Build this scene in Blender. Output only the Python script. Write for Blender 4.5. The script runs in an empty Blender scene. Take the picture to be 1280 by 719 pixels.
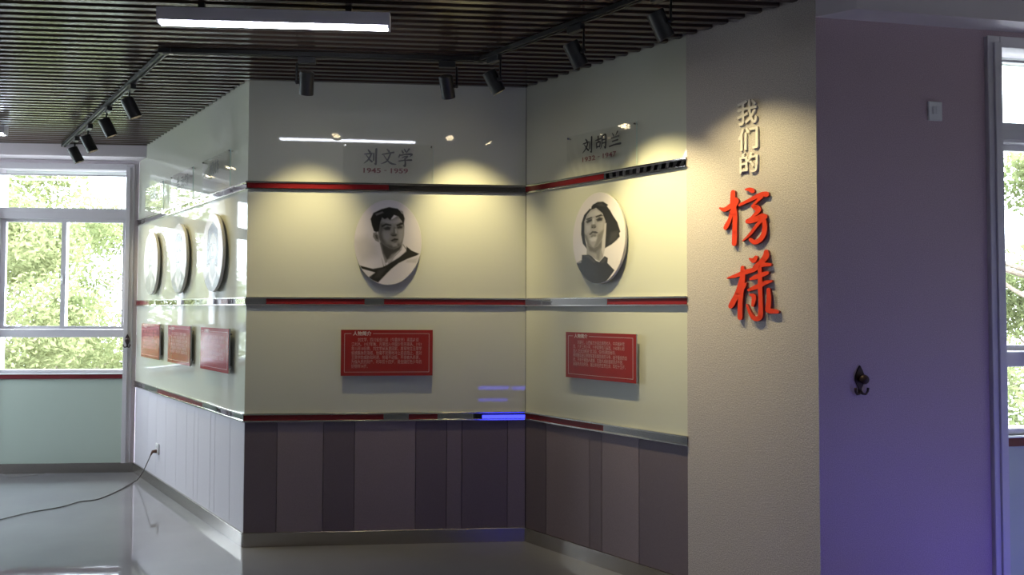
import bpy, bmesh, math, random
import numpy as np
from mathutils import Vector, Matrix

random.seed(7)
SC = bpy.context.scene
COL = SC.collection
R = math.radians

# ------------------------------------------------------------------ camera, world, sun, exposure
F_PX, PITCH, ROLL, EYE = 907.7, R(1.728), R(-0.1846), 1.5
_rt, _up, _fw = Vector((1, 0, 0)), Vector((0, -math.sin(PITCH), math.cos(PITCH))), Vector((0, math.cos(PITCH), math.sin(PITCH)))
CR = _rt * math.cos(ROLL) - _up * math.sin(ROLL)
CU = _rt * math.sin(ROLL) + _up * math.cos(ROLL)
cam_d = bpy.data.cameras.new('camera'); cam = bpy.data.objects.new('camera', cam_d); COL.objects.link(cam)
cam_d.sensor_fit = 'HORIZONTAL'; cam_d.sensor_width = 36.0; cam_d.lens = F_PX / 1280 * 36.0
cam_d.clip_start = 0.05; cam_d.clip_end = 400
m = Matrix.Identity(4)
for i in range(3):
    m[i][0], m[i][1], m[i][2] = CR[i], CU[i], -_fw[i]
m[0][3], m[1][3], m[2][3] = 0, 0, EYE
cam.matrix_world = m
SC.camera = cam

world = bpy.data.worlds.new('world'); SC.world = world; world.use_nodes = True
bg = world.node_tree.nodes['Background']
bg.inputs[0].default_value = (0.80, 0.87, 1.0, 1); bg.inputs[1].default_value = 18.0
sun_d = bpy.data.lights.new('sun', 'SUN'); sun_d.energy = 3.0; sun_d.angle = R(2); sun_d.color = (1, 0.95, 0.85)
sun = bpy.data.objects.new('sun', sun_d); COL.objects.link(sun); sun.rotation_euler = (R(38), 0, R(25))
SC.view_settings.view_transform = 'Standard'; SC.view_settings.look = 'None'
SC.view_settings.gamma = 1.0; SC.view_settings.exposure = 0.3; SC.view_settings.use_curve_mapping = False
SC.cycles.use_denoising = True
SC.cycles.max_bounces = 10; SC.cycles.diffuse_bounces = 5; SC.cycles.glossy_bounces = 5; SC.cycles.transparent_max_bounces = 24
SC.cycles.sample_clamp_indirect = 6.0; SC.cycles.caustics_refractive = False
SPOT_W = 43.0          # each track spot
BLUE_W = 36.0          # blue floor lamp

# ------------------------------------------------------------------ geometry of the place (metres)
ZC = 2.964                                     # underside of the ceiling slats
RAILS = (2.2865, 1.5467, 0.8092)               # heights of the three wall rails
ZB = 0.088                                     # height of the steel baseboard
P_L, P_A, P_B, P_C = Vector((-3.460, 6.702)), Vector((-1.689, 4.615)), Vector((0.0906, 4.7536)), Vector((0.9309, 3.8502))
P_E = P_B + (P_C - P_B) * 1.5675

class Frame:
    """A wall plane: x runs left to right as seen from the room, y goes into the wall, z is up."""
    def __init__(s, o, ang):
        s.o = Vector(o); s.a = ang; s.d = Vector((math.cos(ang), math.sin(ang))); s.n = Vector((math.sin(ang), -math.cos(ang)))
    def w(s, x, y=0.0, z=0.0):
        p = s.o + s.d * x - s.n * y
        return Vector((p.x, p.y, z))
    def put(s, o, x=0.0, y=0.0, z=0.0):
        o.location = s.w(x, y, z); o.rotation_euler = (0, 0, s.a); return o
def between(p, q):
    d = q - p; return Frame(p, math.atan2(d.y, d.x)), d.length
W_LEFT, LEN_LEFT = between(P_L, P_A)
W_MID, LEN_MID = between(P_A, P_B)
W_RIGHT, LEN_RIGHT = between(P_B, P_C)
W_PIL, LEN_PIL = between(P_C, P_E)
W_NORTH = Frame(P_L, W_MID.a)
W_EAST = Frame(P_E, R(9.5))

def ray(px, py):
    return CR * ((px - 640) / F_PX) + CU * ((359.5 - py) / F_PX) + _fw
def at_z(px, py, z):
    d = ray(px, py); t = (z - EYE) / d.z; return Vector((d.x * t, d.y * t, z))
def on(fr, px, py, y=0.0):
    """the point of a wall plane seen in that direction, as (x along the wall, height)"""
    d = ray(px, py); o = fr.o - fr.n * y
    t = o.dot(fr.n) / (d.x * fr.n.x + d.y * fr.n.y)
    p = Vector((d.x * t, d.y * t)); return (p - fr.o).dot(fr.d), EYE + d.z * t

# ------------------------------------------------------------------ materials
def mat(name, col, rough=0.5, metal=0.0, ior=1.5, emit=None, strength=0.0, noise=None, bump=None, coat=0.0, stretch=None, aniso=0.0, rough_var=None):
    m = bpy.data.materials.new(name); m.use_nodes = True
    nt = m.node_tree; b = nt.nodes['Principled BSDF']
    b.inputs['Base Color'].default_value = (*col, 1); b.inputs['Roughness'].default_value = rough
    b.inputs['Metallic'].default_value = metal; b.inputs['IOR'].default_value = ior
    b.inputs['Coat Weight'].default_value = coat; b.inputs['Coat Roughness'].default_value = 0.03
    b.inputs['Anisotropic'].default_value = aniso
    if emit:
        b.inputs['Emission Color'].default_value = (*emit, 1); b.inputs['Emission Strength'].default_value = strength
    if noise or bump or rough_var:
        tc = nt.nodes.new('ShaderNodeTexCoord'); mp = nt.nodes.new('ShaderNodeMapping')
        nt.links.new(tc.outputs['Object'], mp.inputs['Vector'])
        if stretch: mp.inputs['Scale'].default_value = stretch
    if noise:                                   # (scale, second colour)
        n = nt.nodes.new('ShaderNodeTexNoise'); n.inputs['Scale'].default_value = noise[0]; n.inputs['Detail'].default_value = 5
        nt.links.new(mp.outputs['Vector'], n.inputs['Vector'])
        rp = nt.nodes.new('ShaderNodeValToRGB'); rp.color_ramp.elements[0].position = 0.35; rp.color_ramp.elements[1].position = 0.65
        rp.color_ramp.elements[0].color = (*col, 1); rp.color_ramp.elements[1].color = (*noise[1], 1)
        nt.links.new(n.outputs['Fac'], rp.inputs['Fac']); nt.links.new(rp.outputs['Color'], b.inputs['Base Color'])
    if rough_var:                               # (scale, low, high)
        n = nt.nodes.new('ShaderNodeTexNoise'); n.inputs['Scale'].default_value = rough_var[0]; n.inputs['Detail'].default_value = 3
        nt.links.new(mp.outputs['Vector'], n.inputs['Vector'])
        mr = nt.nodes.new('ShaderNodeMapRange'); mr.inputs['To Min'].default_value = rough_var[1]; mr.inputs['To Max'].default_value = rough_var[2]
        nt.links.new(n.outputs['Fac'], mr.inputs['Value']); nt.links.new(mr.outputs['Result'], b.inputs['Roughness'])
    if bump:                                    # (scale, strength, distance)
        n = nt.nodes.new('ShaderNodeTexNoise'); n.inputs['Scale'].default_value = bump[0]; n.inputs['Detail'].default_value = 3
        nt.links.new(mp.outputs['Vector'], n.inputs['Vector'])
        bp = nt.nodes.new('ShaderNodeBump'); bp.inputs['Strength'].default_value = bump[1]; bp.inputs['Distance'].default_value = bump[2]
        nt.links.new(n.outputs['Fac'], bp.inputs['Height']); nt.links.new(bp.outputs['Normal'], b.inputs['Normal'])
    return m

def pane_mat(name, tint=(0.97, 1, 0.98)):
    m = bpy.data.materials.new(name); m.use_nodes = True; nt = m.node_tree; nt.nodes.remove(nt.nodes['Principled BSDF'])
    t = nt.nodes.new('ShaderNodeBsdfTransparent'); t.inputs[0].default_value = (*tint, 1)
    g = nt.nodes.new('ShaderNodeBsdfGlossy'); g.inputs['Roughness'].default_value = 0.02
    # a thin pane: the same reflectance from either side, so the far face takes the inverse index
    ge = nt.nodes.new('ShaderNodeNewGeometry'); mr = nt.nodes.new('ShaderNodeMapRange')
    mr.inputs['To Min'].default_value = 1.45; mr.inputs['To Max'].default_value = 1 / 1.45
    nt.links.new(ge.outputs['Backfacing'], mr.inputs['Value'])
    f = nt.nodes.new('ShaderNodeFresnel'); nt.links.new(mr.outputs['Result'], f.inputs['IOR'])
    x = nt.nodes.new('ShaderNodeMixShader')
    nt.links.new(f.outputs[0], x.inputs[0]); nt.links.new(t.outputs[0], x.inputs[1]); nt.links.new(g.outputs[0], x.inputs[2])
    nt.links.new(x.outputs[0], nt.nodes['Material Output'].inputs[0]); return m

def leaf_mat(name, c1, c2):
    m = bpy.data.materials.new(name); m.use_nodes = True; nt = m.node_tree; nt.nodes.remove(nt.nodes['Principled BSDF'])
    tc = nt.nodes.new('ShaderNodeTexCoord'); n = nt.nodes.new('ShaderNodeTexNoise'); n.inputs['Scale'].default_value = 1.7; n.inputs['Detail'].default_value = 6
    rp = nt.nodes.new('ShaderNodeValToRGB'); rp.color_ramp.elements[0].position = 0.3; rp.color_ramp.elements[1].position = 0.7
    rp.color_ramp.elements[0].color = (*c1, 1); rp.color_ramp.elements[1].color = (*c2, 1)
    d = nt.nodes.new('ShaderNodeBsdfDiffuse'); t = nt.nodes.new('ShaderNodeBsdfTranslucent'); x = nt.nodes.new('ShaderNodeMixShader'); x.inputs[0].default_value = 0.45
    nt.links.new(tc.outputs['Object'], n.inputs['Vector']); nt.links.new(n.outputs['Fac'], rp.inputs['Fac'])
    nt.links.new(rp.outputs['Color'], d.inputs[0]); nt.links.new(rp.outputs['Color'], t.inputs[0])
    nt.links.new(d.outputs[0], x.inputs[1]); nt.links.new(t.outputs[0], x.inputs[2]); nt.links.new(x.outputs[0], nt.nodes['Material Output'].inputs[0]); return m

def print_mat(name):
    m = bpy.data.materials.new(name); m.use_nodes = True; nt = m.node_tree; b = nt.nodes['Principled BSDF']
    a = nt.nodes.new('ShaderNodeVertexColor'); a.layer_name = 'print'
    nt.links.new(a.outputs['Color'], b.inputs['Base Color']); b.inputs['Roughness'].default_value = 0.22; return m

M = dict(
    glass=mat('back_painted_glass', (0.59, 0.60, 0.51), 0.03, ior=1.52),
    glass_pale=mat('pale_green_glass', (0.50, 0.58, 0.51), 0.06, ior=1.5),
    edge=mat('glass_edge', (0.45, 0.62, 0.55), 0.1),
    steel=mat('polished_steel', (0.62, 0.60, 0.57), 0.12, 1.0),
    mirror=mat('dark_mirror_steel', (0.40, 0.39, 0.38), 0.012, 1.0),
    brushed=mat('brushed_steel', (0.40, 0.37, 0.345), 0.24, 1.0, bump=(60, 0.05, 0.002), stretch=(0.3, 1, 12)),
    red=mat('painted_red_reflection', (0.19, 0.012, 0.015), 0.14),  # red reflection in the rails' mirror strips, put into the colour
    plaque=mat('red_plaque', (0.29, 0.019, 0.017), 0.10),
    plaque_edge=mat('clear_plaque_edge', (0.45, 0.45, 0.47), 0.15),
    board_d=mat('felt_board_dark', (0.135, 0.106, 0.125), 0.6, noise=(220, (0.16, 0.127, 0.147)), bump=(300, 0.12, 0.002)),
    board_m=mat('felt_board_mid', (0.175, 0.139, 0.16), 0.6, noise=(220, (0.205, 0.165, 0.186)), bump=(300, 0.12, 0.002)),
    board_l=mat('felt_board_light', (0.215, 0.172, 0.194), 0.6, noise=(220, (0.25, 0.20, 0.222)), bump=(300, 0.12, 0.002)),
    board_w=mat('felt_board_pale', (0.62, 0.59, 0.645), 0.42, noise=(220, (0.67, 0.64, 0.69)), bump=(300, 0.1, 0.002)),
    joint=mat('dark_joint', (0.02, 0.018, 0.018), 0.8),
    paper=mat('glitter_wallpaper', (0.33, 0.297, 0.285), 0.40, noise=(240, (0.57, 0.515, 0.485)), bump=(170, 0.5, 0.004)),
    paper2=mat('grey_wallpaper', (0.37, 0.275, 0.325), 0.5, noise=(230, (0.50, 0.38, 0.44)), bump=(190, 0.35, 0.003)),
    plaster=mat('white_plaster', (0.66, 0.60, 0.645), 0.7),
    room=mat('room_paint', (0.58, 0.55, 0.53), 0.7),
    floor=mat('polished_floor', (0.215, 0.213, 0.228), 0.05, ior=1.8, noise=(1.3, (0.25, 0.247, 0.262)), rough_var=(2.0, 0.015, 0.05), bump=(2.2, 0.05, 0.02)),
    slat=mat('brown_slat', (0.085, 0.060, 0.048), 0.20, ior=1.75),
    plenum=mat('black_plenum', (0.012, 0.011, 0.011), 0.9),
    black=mat('black_metal', (0.018, 0.018, 0.018), 0.42),
    blackp=mat('black_plastic', (0.03, 0.03, 0.032), 0.35),
    lamp_body=mat('lamp_housing', (0.82, 0.80, 0.88), 0.4),
    lamp=mat('lamp_diffuser', (0.9, 0.9, 0.9), 0.4, emit=(0.86, 0.90, 1.0), strength=24.0),
    lens=mat('spot_lens', (0.9, 0.85, 0.7), 0.2, emit=(1.0, 0.82, 0.52), strength=26.0),
    frame=mat('window_frame_white', (0.60, 0.575, 0.61), 0.35),
    sill=mat('white_sill', (0.72, 0.72, 0.74), 0.3),
    maroon=mat('maroon_strip', (0.17, 0.022, 0.028), 0.25),
    pane=pane_mat('window_pane'),
    acrylic=pane_mat('acrylic_plate', (0.99, 0.99, 0.985)),
    blind=mat('pale_awning', (0.75, 0.80, 0.74), 0.6),
    ink=mat('black_ink', (0.012, 0.011, 0.012), 0.3),
    ink_red=mat('dark_red_ink', (0.13, 0.012, 0.014), 0.35),
    ink_pale=mat('pale_red_ink', (0.54, 0.29, 0.26), 0.4),
    ink_white=mat('white_ink', (0.62, 0.50, 0.46), 0.4),
    silver=mat('silver_letter', (0.66, 0.62, 0.58), 0.35),
    vermilion=mat('vermilion_letter', (0.66, 0.045, 0.012), 0.32),
    vermilion_side=mat('letter_side', (0.30, 0.03, 0.02), 0.5),
    white=mat('white_plastic', (0.72, 0.72, 0.73), 0.3),
    cord=mat('dark_cord', (0.05, 0.035, 0.033), 0.45),
    plug=mat('brown_plug', (0.12, 0.05, 0.03), 0.4),
    bronze=mat('dark_bronze', (0.05, 0.032, 0.03), 0.4, 0.6),
    oval=mat('oval_board_edge', (0.66, 0.64, 0.60), 0.35),
    print=print_mat('portrait_print'),
    bark=mat('bark', (0.16, 0.12, 0.09), 0.9, noise=(9, (0.26, 0.20, 0.16)), bump=(20, 0.6, 0.03)),
    leaf_a=leaf_mat('leaf_yellow_green', (0.105, 0.125, 0.052), (0.31, 0.315, 0.16)),
    leaf_b=leaf_mat('leaf_mid_green', (0.085, 0.108, 0.045), (0.25, 0.265, 0.125)),
    lawn=mat('paved_ground', (0.24, 0.24, 0.22), 0.9, noise=(3, (0.32, 0.33, 0.29))),
    blue_led=mat('blue_led', (0.05, 0.05, 0.5), 0.3, emit=(0.05, 0.06, 1.0), strength=5.0),
)

# ------------------------------------------------------------------ mesh helpers
def bx(bm, x0, x1, y0, y1, z0, z1, bevel=0.0, mi=0):
    vs = [bm.verts.new((x, y, z)) for z in (z0, z1) for y in (y0, y1) for x in (x0, x1)]
    fs = [bm.faces.new([vs[i] for i in q]) for q in ((0, 2, 3, 1), (4, 5, 7, 6), (0, 1, 5, 4), (2, 6, 7, 3), (0, 4, 6, 2), (1, 3, 7, 5))]
    for f in fs: f.material_index = mi
    if bevel > 0:
        es = {e for f in fs for e in f.edges}
        bmesh.ops.bevel(bm, geom=list(es), offset=bevel, segments=1, affect='EDGES', profile=0.5)
    return bm
def cyl(bm, p, q, r0, r1=None, seg=16, caps=True, mi=0):
    r1 = r0 if r1 is None else r1
    p, q = Vector(p), Vector(q); d = (q - p).normalized()
    a = d.orthogonal().normalized(); b = d.cross(a)
    rings = []
    for c, r in ((p, r0), (q, r1)):
        rings.append([bm.verts.new(c + (a * math.cos(t) + b * math.sin(t)) * r) for t in (2 * math.pi * k / seg for k in range(seg))])
    for k in range(seg):
        f = bm.faces.new((rings[0][k], rings[0][(k + 1) % seg], rings[1][(k + 1) % seg], rings[1][k])); f.smooth = True; f.material_index = mi
    if caps:
        f = bm.faces.new(list(reversed(rings[0]))); f.material_index = mi
        f = bm.faces.new(rings[1]); f.material_index = mi
    return rings
def tube(bm, pts, r, seg=8):
    pts = [Vector(p) for p in pts]; prev = None; a = None
    rs = r if isinstance(r, (list, tuple)) else [r] * len(pts)
    for i, p in enumerate(pts):
        d = (pts[min(i + 1, len(pts) - 1)] - pts[max(i - 1, 0)]).normalized()
        a = d.orthogonal().normalized() if a is None else (a - d * a.dot(d)).normalized()
        b = d.cross(a)
        ring = [bm.verts.new(p + (a * math.cos(t) + b * math.sin(t)) * rs[i]) for t in (2 * math.pi * k / seg for k in range(seg))]
        if prev:
            for k in range(seg):
                bm.faces.new((prev[k], prev[(k + 1) % seg], ring[(k + 1) % seg], ring[k])).smooth = True
        else:
            bm.faces.new(list(reversed(ring)))
        prev = ring
    bm.faces.new(prev)
def ball(bm, c, rx, ry, rz, seg=14, rings=8):
    mtx = Matrix.Translation(c) @ Matrix.Diagonal((rx, ry, rz, 1))
    g = bmesh.ops.create_uvsphere(bm, u_segments=seg, v_segments=rings, radius=1, matrix=mtx)
    for v in g['verts']:
        for f in v.link_faces: f.smooth = True
def prism(bm, pts, y0, y1, mi=0, mi_side=None):
    """polygon in the x-z plane given as (x, z), front at y0 (towards the room), back at y1"""
    if sum(pts[i][0] * pts[(i + 1) % len(pts)][1] - pts[(i + 1) % len(pts)][0] * pts[i][1] for i in range(len(pts))) < 0: pts = pts[::-1]
    fr = [bm.verts.new((x, y0, z)) for x, z in pts]
    f = bm.faces.new(fr); f.material_index = mi
    if y1 is not None:
        bk = [bm.verts.new((x, y1, z)) for x, z in pts]
        bm.faces.new(bk[::-1]).material_index = mi
        n = len(pts)
        for k in range(n):
            bm.faces.new((fr[k], bk[k], bk[(k + 1) % n], fr[(k + 1) % n])).material_index = mi if mi_side is None else mi_side
def obj(name, bm, material, parent=None):
    me = bpy.data.meshes.new(name)
    bmesh.ops.recalc_face_normals(bm, faces=bm.faces[:]); bm.to_mesh(me); bm.free()
    for mm in (material if isinstance(material, (list, tuple)) else [material]): me.materials.append(mm)
    o = bpy.data.objects.new(name, me); COL.objects.link(o)
    if parent: o.parent = parent
    return o
def box(name, dims, material, parent=None, bevel=0.0):
    return obj(name, bx(bmesh.new(), *dims, bevel=bevel), material, parent)
def struct(o): o['kind'] = 'structure'; return o
def tag(o, label, cat, group=None):
    o['label'] = label; o['category'] = cat
    if group: o['group'] = group
    return o
def thing(name, label, cat, group=None):
    o = bpy.data.objects.new(name, None); o.empty_display_size = 0.1; COL.objects.link(o); return tag(o, label, cat, group)
def text_mesh(name, body, size, width=None, material=None, parent=None, extrude=0.0, res=2, align='LEFT', height=None, bold=0.0):
    cu = bpy.data.curves.new(name, 'FONT'); cu.body = body; cu.size = size; cu.extrude = extrude; cu.resolution_u = res; cu.offset = bold; cu.align_x = align
    t = bpy.data.objects.new(name, cu); COL.objects.link(t)
    bpy.context.view_layer.update()
    me = bpy.data.meshes.new_from_object(t.evaluated_get(bpy.context.evaluated_depsgraph_get()))
    bpy.data.objects.remove(t); bpy.data.curves.remove(cu)
    n = len(me.vertices); co = np.empty(n * 3); me.vertices.foreach_get('co', co); co = co.reshape(-1, 3)
    if n:
        if width:
            s = width / max(1e-6, np.ptp(co[:, 0])); co[:, 0] *= s
            co[:, 1] *= (height / max(1e-6, np.ptp(co[:, 1]))) if height else s
        co = np.stack([co[:, 0] - (co[:, 0].min() if align == 'LEFT' else 0), -co[:, 2], co[:, 1]], 1)
        me.vertices.foreach_set('co', co.ravel())
    me.materials.clear(); me.materials.append(material); me.update()
    o = bpy.data.objects.new(name, me); COL.objects.link(o)
    if parent: o.parent = parent
    return o

def stroke_outline(pts, n=6):
    """a brush stroke: polyline of (x, z, width) with round ends, smoothed, as one outline"""
    P = np.array(pts, float)
    if len(P) > 2:
        t = np.arange(len(P)); tt = np.linspace(0, len(P) - 1, (len(P) - 1) * n + 1); Q = []
        for v in tt:
            i = min(int(v), len(P) - 2); f = v - i
            p0, p1, p2, p3 = P[max(i - 1, 0)], P[i], P[i + 1], P[min(i + 2, len(P) - 1)]
            Q.append(0.5 * (2 * p1 + (p2 - p0) * f + (2 * p0 - 5 * p1 + 4 * p2 - p3) * f * f + (3 * p1 - p0 - 3 * p2 + p3) * f ** 3))
        P = np.array(Q)
    quads = []
    for a, b in zip(P[:-1], P[1:]):
        d = b[:2] - a[:2]; l = np.hypot(*d)
        if l < 1e-9: continue
        nrm = np.array((-d[1], d[0])) / l
        quads.append([tuple(a[:2] + nrm * a[2] / 2), tuple(b[:2] + nrm * b[2] / 2), tuple(b[:2] - nrm * b[2] / 2), tuple(a[:2] - nrm * a[2] / 2)])
    discs = []
    for p in P:
        discs.append([(p[0] + p[2] / 2 * math.cos(t), p[1] + p[2] / 2 * math.sin(t)) for t in (2 * math.pi * k / 10 for k in range(10))])
    return quads + discs
def brush_glyph(bm, strokes, fx, y0, y1, mi=0, mi_side=None):
    k = 0
    for st in strokes:
        for poly in stroke_outline([(*fx(x, y), w) for x, y, w in st]):
            # a hair's difference in depth keeps coincident faces apart
            prism(bm, poly, y0 - 0.000004 * (k % 9), y1, mi, mi_side); k += 1

# ------------------------------------------------------------------ floor and ceiling
XW, XE, YS = -6.3, 5.4, -3.6                   # west wall, east end, south wall
PLAN = [(XW - 0.2, YS - 0.2), (XE + 0.1, YS - 0.2), (XE + 0.1, 4.25), (1.45, 3.56), (0.20, 4.92), (-1.6, 4.78), (-3.35, 6.91), (XW - 0.2, 6.66)]
def slab(name, z0, z1, mt):
    bm = bmesh.new(); lo = [bm.verts.new((x, y, z0)) for x, y in PLAN]; hi = [bm.verts.new((x, y, z1)) for x, y in PLAN]
    bm.faces.new(lo[::-1]); bm.faces.new(hi); n = len(PLAN)
    for k in range(n): bm.faces.new((lo[k], lo[(k + 1) % n], hi[(k + 1) % n], hi[k]))
    return struct(obj(name, bm, M[mt]))
slab('floor', -0.15, 0.0, 'floor')
ceil = slab('ceiling', ZC + 0.06, ZC + 0.30, 'plenum')
PITCH_S, SW, SH = 0.0717, 0.032, 0.045
slat_me = bpy.data.meshes.new('slat'); bm = bmesh.new(); bx(bm, 0, 1, -SW / 2, SW / 2, 0, SH); bm.to_mesh(slat_me); bm.free(); slat_me.materials.append(M['slat'])
D, N = W_MID.d, -W_MID.n
def cut(c, p, q):
    """x (along the slats) where the slat line at distance c meets the line p-q"""
    a, b = p.dot(N), q.dot(N)
    return p.dot(D) + (q.dot(D) - p.dot(D)) * (c - a) / (b - a)
c = 3.644 - 0.0717 * 88
cA, cE, cL = P_A.dot(N), P_E.dot(N), P_L.dot(N)
while c < cL - 0.02:
    if c > cA - 0.001: x1 = cut(c, P_A, P_L)
    elif c > cE: x1 = cut(c, P_B, P_E) if c < P_B.dot(N) else P_A.dot(D)
    else: x1 = XE - 0.02
    if cA - 0.04 < c <= P_B.dot(N): x1 = cut(c, P_B, P_E)
    x0 = XW + 0.02
    o = bpy.data.objects.new('slat', slat_me); COL.objects.link(o); o.parent = ceil
    p = D * x0 + N * c
    o.location = (p.x, p.y, ZC); o.rotation_euler = (0, 0, W_MID.a); o.scale = (x1 - x0 - 0.004, 1, 1)
    c += PITCH_S

# ------------------------------------------------------------------ the three exhibition walls
def exhibition_wall(name, fr, length, edges, tones, base_name, over=0.0):
    """backing, three back-painted glass panels and a row of felt boards between steel rails"""
    wl = struct(box(name, (0, length + over, 0.014, 0.12, 0, ZC + 0.06), M['joint'])); fr.put(wl)
    zs = [(RAILS[0] + 0.024, ZC + 0.05), (RAILS[1] + 0.024, RAILS[0] - 0.024), (RAILS[2] + 0.024, RAILS[1] - 0.024)]
    for z0, z1 in zs:
        box('glass_panel', (0.0015, length - 0.0015, 0.0, 0.0135, z0, z1), M['glass'], wl, 0.001)
    for (a, b), t in zip(zip(edges[:-1], edges[1:]), tones):
        box('board', (max(a, 0.001) + 0.0016, min(b, length) - 0.0016, 0.001, 0.0135, ZB, RAILS[2] - 0.022), M[t], wl, 0.0012)
    bs = struct(box(base_name, (-0.0, length, -0.010, 0.013, 0, ZB), M['brushed'], None, 0.001)); fr.put(bs)
    return wl
RH, LIP = 0.027, 0.0105
trim_no = [0]
def rail(fr, length, z, segs):
    """steel rail: two polished lips and mirror strips between them, with red reflections painted in as segments; segs = [(x_end, material)]"""
    trim_no[0] += 1
    bm = bmesh.new()
    bx(bm, -0.004, length + 0.004, -0.016, 0.013, z + RH - LIP, z + RH, 0.0015)
    bx(bm, -0.004, length + 0.004, -0.016, 0.013, z - RH, z - RH + LIP, 0.0015)
    bx(bm, 0, length, 0.002, 0.013, z - RH + LIP, z + RH - LIP)
    t = struct(obj('trim_%d' % trim_no[0], bm, M['steel'])); fr.put(t)
    x = 0.0
    for xe, mt in segs:
        xe = min(xe, length)
        if xe - x > 0.004: box('strip_segment', (x + 0.0006, xe - 0.0006, -0.008, 0.0025, z - RH + LIP, z + RH - LIP), M[mt], t)  # red segments are painted reflections; the mirror ones reflect the room
        x = xe
def xs(fr, pxs, y): return [on(fr, p, y)[0] for p in pxs]
e = xs(W_MID, (306.9, 345.7, 403.6, 442.7, 519.3, 558, 577.2, 634.2), 600); e[0] = 0
exhibition_wall('wall_middle', W_MID, LEN_MID, e + [LEN_MID], ('board_d', 'board_l', 'board_d', 'board_l', 'board_d', 'board_m', 'board_d', 'board_m'), 'baseboard_middle', 0.15)
e = xs(W_RIGHT, (657, 682.3, 736.7, 751.8, 798.6), 600); e[0] = 0
exhibition_wall('wall_right', W_RIGHT, LEN_RIGHT, e + [LEN_RIGHT], ('board_d', 'board_l', 'board_m', 'board_l', 'board_d'), 'baseboard_right')
e = [0] + xs(W_LEFT, (184, 195, 206.7, 220, 232.7, 242.3, 247.3, 262.7, 268.3, 287.3), 560)
exhibition_wall('wall_left', W_LEFT, LEN_LEFT, e + [LEN_LEFT], ('board_w',) * 11, 'baseboard_left')
for i, segs in enumerate((((485, 'red'), (700, 'mirror')), ((333, 'mirror'), (456, 'red'), (480, 'mirror'), (700, 'red')), ((481, 'red'), (512, 'mirror'), (548, 'red'), (700, 'mirror')))):
    rail(W_MID, LEN_MID, RAILS[i], [(on(W_MID, p, 380)[0], k) for p, k in segs])
for i, segs in enumerate((((756, 'red'), (900, 'mirror')), ((760, 'mirror'), (900, 'red')), ((755, 'red'), (900, 'mirror')))):
    rail(W_RIGHT, LEN_RIGHT, RAILS[i], [(on(W_RIGHT, p, 380)[0], k) for p, k in segs])
for i, segs in enumerate((((330, 'mirror'),), ((187, 'red'), (278, 'mirror'), (286, 'red'), (330, 'mirror')), ((200, 'mirror'), (256, 'red'), (330, 'mirror')))):
    rail(W_LEFT, LEN_LEFT, RAILS[i], [(on(W_LEFT, p, 380)[0], k) for p, k in segs])

# pillar face with the raised characters (same plane as the right wall) and its return
bm = bmesh.new(); bx(bm, 0, LEN_PIL, -0.004, 0.25, 0, ZC + 0.06)
W_PIL.put(struct(obj('pillar', bm, M['paper'])))

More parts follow.
